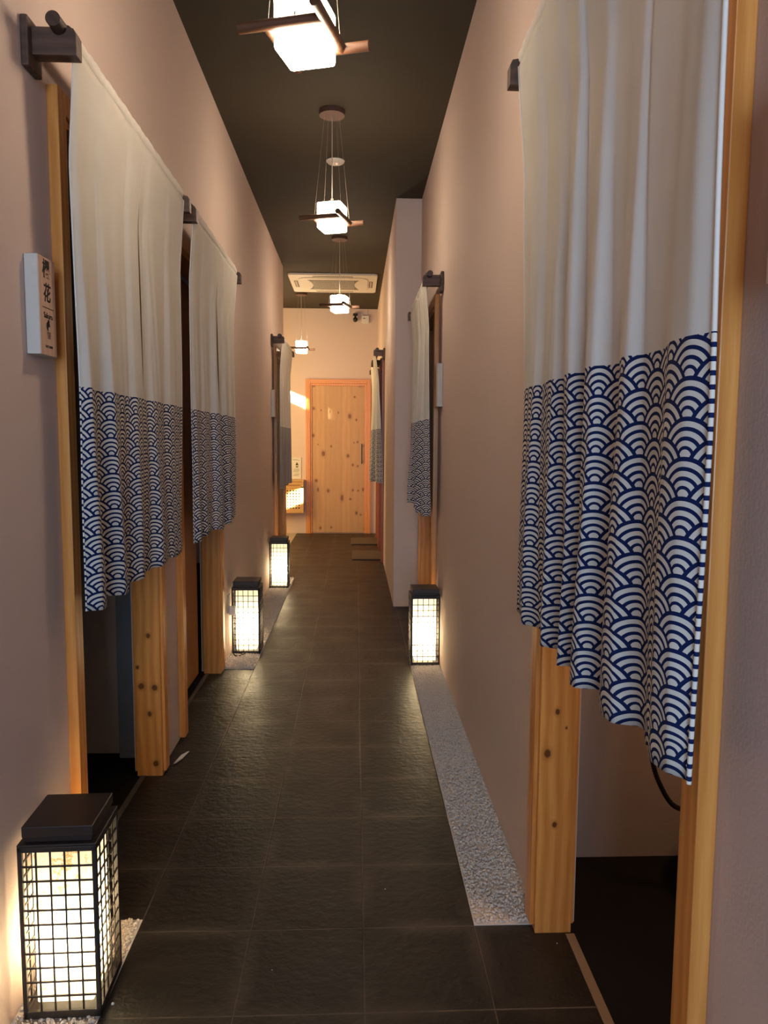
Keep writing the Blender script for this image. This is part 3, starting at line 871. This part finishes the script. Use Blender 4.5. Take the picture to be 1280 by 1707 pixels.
# security camera and white access point
sc = empty('security_camera', (0.0, YE-0.05, 3.0))
MB().box(-0.035, 0.03, YE-0.07, YE, 3.005, 3.03).build('mount', M['black_plastic'], sc, bevel=0.004)
MB().cyl((-0.003, YE-0.045, 3.005), (-0.003, YE-0.045, 2.975), 0.014, n=16).build('neck', M['black_plastic'], sc)
MB().lathe([(0.004, -0.034), (0.02, -0.028), (0.031, -0.012), (0.033, 0.004), (0.027, 0.02), (0.012, 0.03)], (-0.003, YE-0.05, 2.95), 24).build('camera_ball', M['black_plastic'], sc)
tag(sc, 'small black ball camera high on the end wall', 'camera')
ap = empty('wall_router', (0.135, YE, 2.95))
MB().box(0.085, 0.185, YE-0.035, YE, 2.905, 3.01).build('case', M['white_plastic'], ap, bevel=0.008)
MB().box(0.105, 0.135, YE-0.037, YE-0.035, 2.965, 2.975).build('marking', M['grey_slot'], ap)
MB().cyl((0.16, YE-0.01, 3.01), (0.16, YE-0.01, ZC), 0.004, n=8).build('cable', M['white_plastic'], ap)
tag(ap, 'white box with a cable to the ceiling beside the black ball camera', 'router')

# ------------------------------------------------------------------ ceiling air conditioner
ac = empty('ceiling_air_conditioner', (-0.25, 8.66, ZC))
ax0, ax1, ay0, ay1 = -0.735, 0.238, 8.20, 9.13
def rr(x0, x1, y0, y1, r, n=5):
    pts = []
    for cx, cy, a in ((x1-r, y1-r, 0), (x0+r, y1-r, 90), (x0+r, y0+r, 180), (x1-r, y0+r, 270)):
        for i in range(n+1):
            t = math.radians(a+90*i/n); pts.append((cx+r*math.cos(t), cy+r*math.sin(t)))
    return pts
MB().prism(rr(ax0, ax1, ay0, ay1, 0.045), 'z', ZC-0.022, ZC).build('panel', M['white_plastic'], ac, bevel=0.004)
MB().prism(rr(ax0+0.10, ax1-0.10, ay0+0.12, ay1-0.12, 0.10), 'z', ZC-0.030, ZC-0.022).build('inner_panel', M['white_plastic'], ac, bevel=0.003)
cxm = (ax0+ax1)/2; cym = (ay0+ay1)/2
gp = []
for i in range(11):
    t = -1+2*i/10; gp.append((cxm+0.285-0.05*(1-t*t), cym+0.25*t))
for i in range(11):
    t = 1-2*i/10; gp.append((cxm-0.285+0.05*(1-t*t), cym+0.25*t))
MB().prism(gp, 'z', ZC-0.0315, ZC-0.030).build('grille_recess', M['grey_slot'], ac)
mb = MB()
for i in range(44):
    x = cxm-0.272+i*0.0127
    e = 0.25
    d_ = abs(x-cxm)
    if d_ > 0.235: lo = math.sqrt(max(0, 1-(0.285-d_)/0.05))*0.25
    else: lo = 0
    if lo > 0:
        mb.box(x-0.0017, x+0.0017, cym-e, cym-lo, ZC-0.035, ZC-0.0315); mb.box(x-0.0017, x+0.0017, cym+lo, cym+e, ZC-0.035, ZC-0.0315)
    else: mb.box(x-0.0017, x+0.0017, cym-e, cym+e, ZC-0.035, ZC-0.0315)
for j in range(9):
    y = cym-0.24+j*0.06
    mb.box(cxm-0.235, cxm+0.235, y-0.0025, y+0.0025, ZC-0.0345, ZC-0.0316)
mb.build('intake_grille', M['white_plastic'], ac)
for (a, b, c, d) in ((ax0+0.045, ax0+0.085, cym-0.17, cym+0.17), (ax1-0.085, ax1-0.045, cym-0.17, cym+0.17), (cxm-0.22, cxm+0.22, ay0+0.055, ay0+0.085), (cxm-0.22, cxm+0.22, ay1-0.085, ay1-0.055)):
    f_ = MB().box(a, b, c, d, ZC-0.0232, ZC-0.0222).build('air_outlet', M['grey_slot'], ac)
    if b-a < d-c: MB().box((a+b)/2-0.012, (a+b)/2+0.010, c+0.008, d-0.008, ZC-0.026, ZC-0.0233).build('louvre', M['wire'], f_)
tag(ac, 'white square air conditioner panel set in the ceiling near the end wall', 'air conditioner')

# detector
dt = empty('ceiling_detector', (-0.133, 4.99, ZC))
MB().lathe([(0.03, -0.018), (0.05, -0.013), (0.058, -0.004), (0.060, 0.0)], (-0.133, 4.99, ZC), 36).build('housing', M['white_plastic'], dt)
MB().cyl((-0.125, 4.985, ZC-0.021), (-0.125, 4.985, ZC-0.017), 0.0035, n=12).build('indicator_light', M['led'], dt)
tag(dt, 'round white ceiling detector with a red light behind the second pendant', 'detector')

# ------------------------------------------------------------------ mats
def mat_(x0, x1, y0, y1, label):
    o = empty('floor_mat', ((x0+x1)/2, (y0+y1)/2, 0))
    MB().prism(rr(x0, x1, y0, y1, 0.02), 'z', 0.0005, 0.014).build('mat_body', M['mat_fiber'], o, bevel=0.003)
    MB().prism(rr(x0-0.006, x1, y0-0.006, y1+0.006, 0.024), 'z', 0.0003, 0.010).build('mat_border', M['grey_slot'], o, bevel=0.002)
    tag(o, label, 'mat', 'floor mats before the right-hand doors')
mat_(-0.03, XP-0.004, 7.98, 8.60, 'nearer grey-brown floor mat against the right wall')
mat_(-0.05, XP-0.004, 9.18, 9.78, 'farther grey-brown floor mat, just before the end door')

# scraps on the floor
mb = MB()
poly = [(0, 0), (0.014, -0.004), (0.030, 0.05), (0.050, 0.105), (0.038, 0.118), (0.018, 0.07), (0.004, 0.03)]
poly = [(-0.722+p[0]*0.8, 2.87+p[1]) for p in poly]
n = len(poly)
vs = [(p[0], p[1], 0.002+0.006*(i % 2)) for i, p in enumerate(poly)]+[(p[0], p[1], 0.004+0.006*(i % 2)) for i, p in enumerate(poly)]
mb.add(vs, [tuple(range(n))[::-1], tuple(range(n, 2*n))]+[(i, (i+1) % n, n+(i+1) % n, n+i) for i in range(n)])
tag(mb.build('paper_scrap', M['paper'], loc=(-0.70, 2.92, 0)), 'crumpled white paper scrap on the floor by the left wall', 'litter')
rnd = random.Random(5)
for (x, y) in ((-0.552, 1.60), (0.525, 1.775), (0.09, 2.02), (-0.20, 1.70)):
    r = 0.004 if x < -0.5 else 0.0016
    o = MB().lathe([(r*0.3, 0), (r, r*0.5), (r*0.8, r*1.1), (r*0.3, r*1.4)], (x, y, 0.0003), 8).build('pebble', M['paper'], loc=(x, y, 0))
    tag(o, {-0.552: 'white pebble beside the largest lantern', 0.525: 'tiny white pebble before the foot of the right doorpost',
            0.09: 'tiny white speck of gravel on the dark tiles right of the centre joint', -0.20: 'tiny white speck of gravel on the dark tiles left of the centre joint'}[x], 'pebble', 'stray gravel bits on the tiles')

for o in SC.objects:
    if '_at' in o: del o['_at']
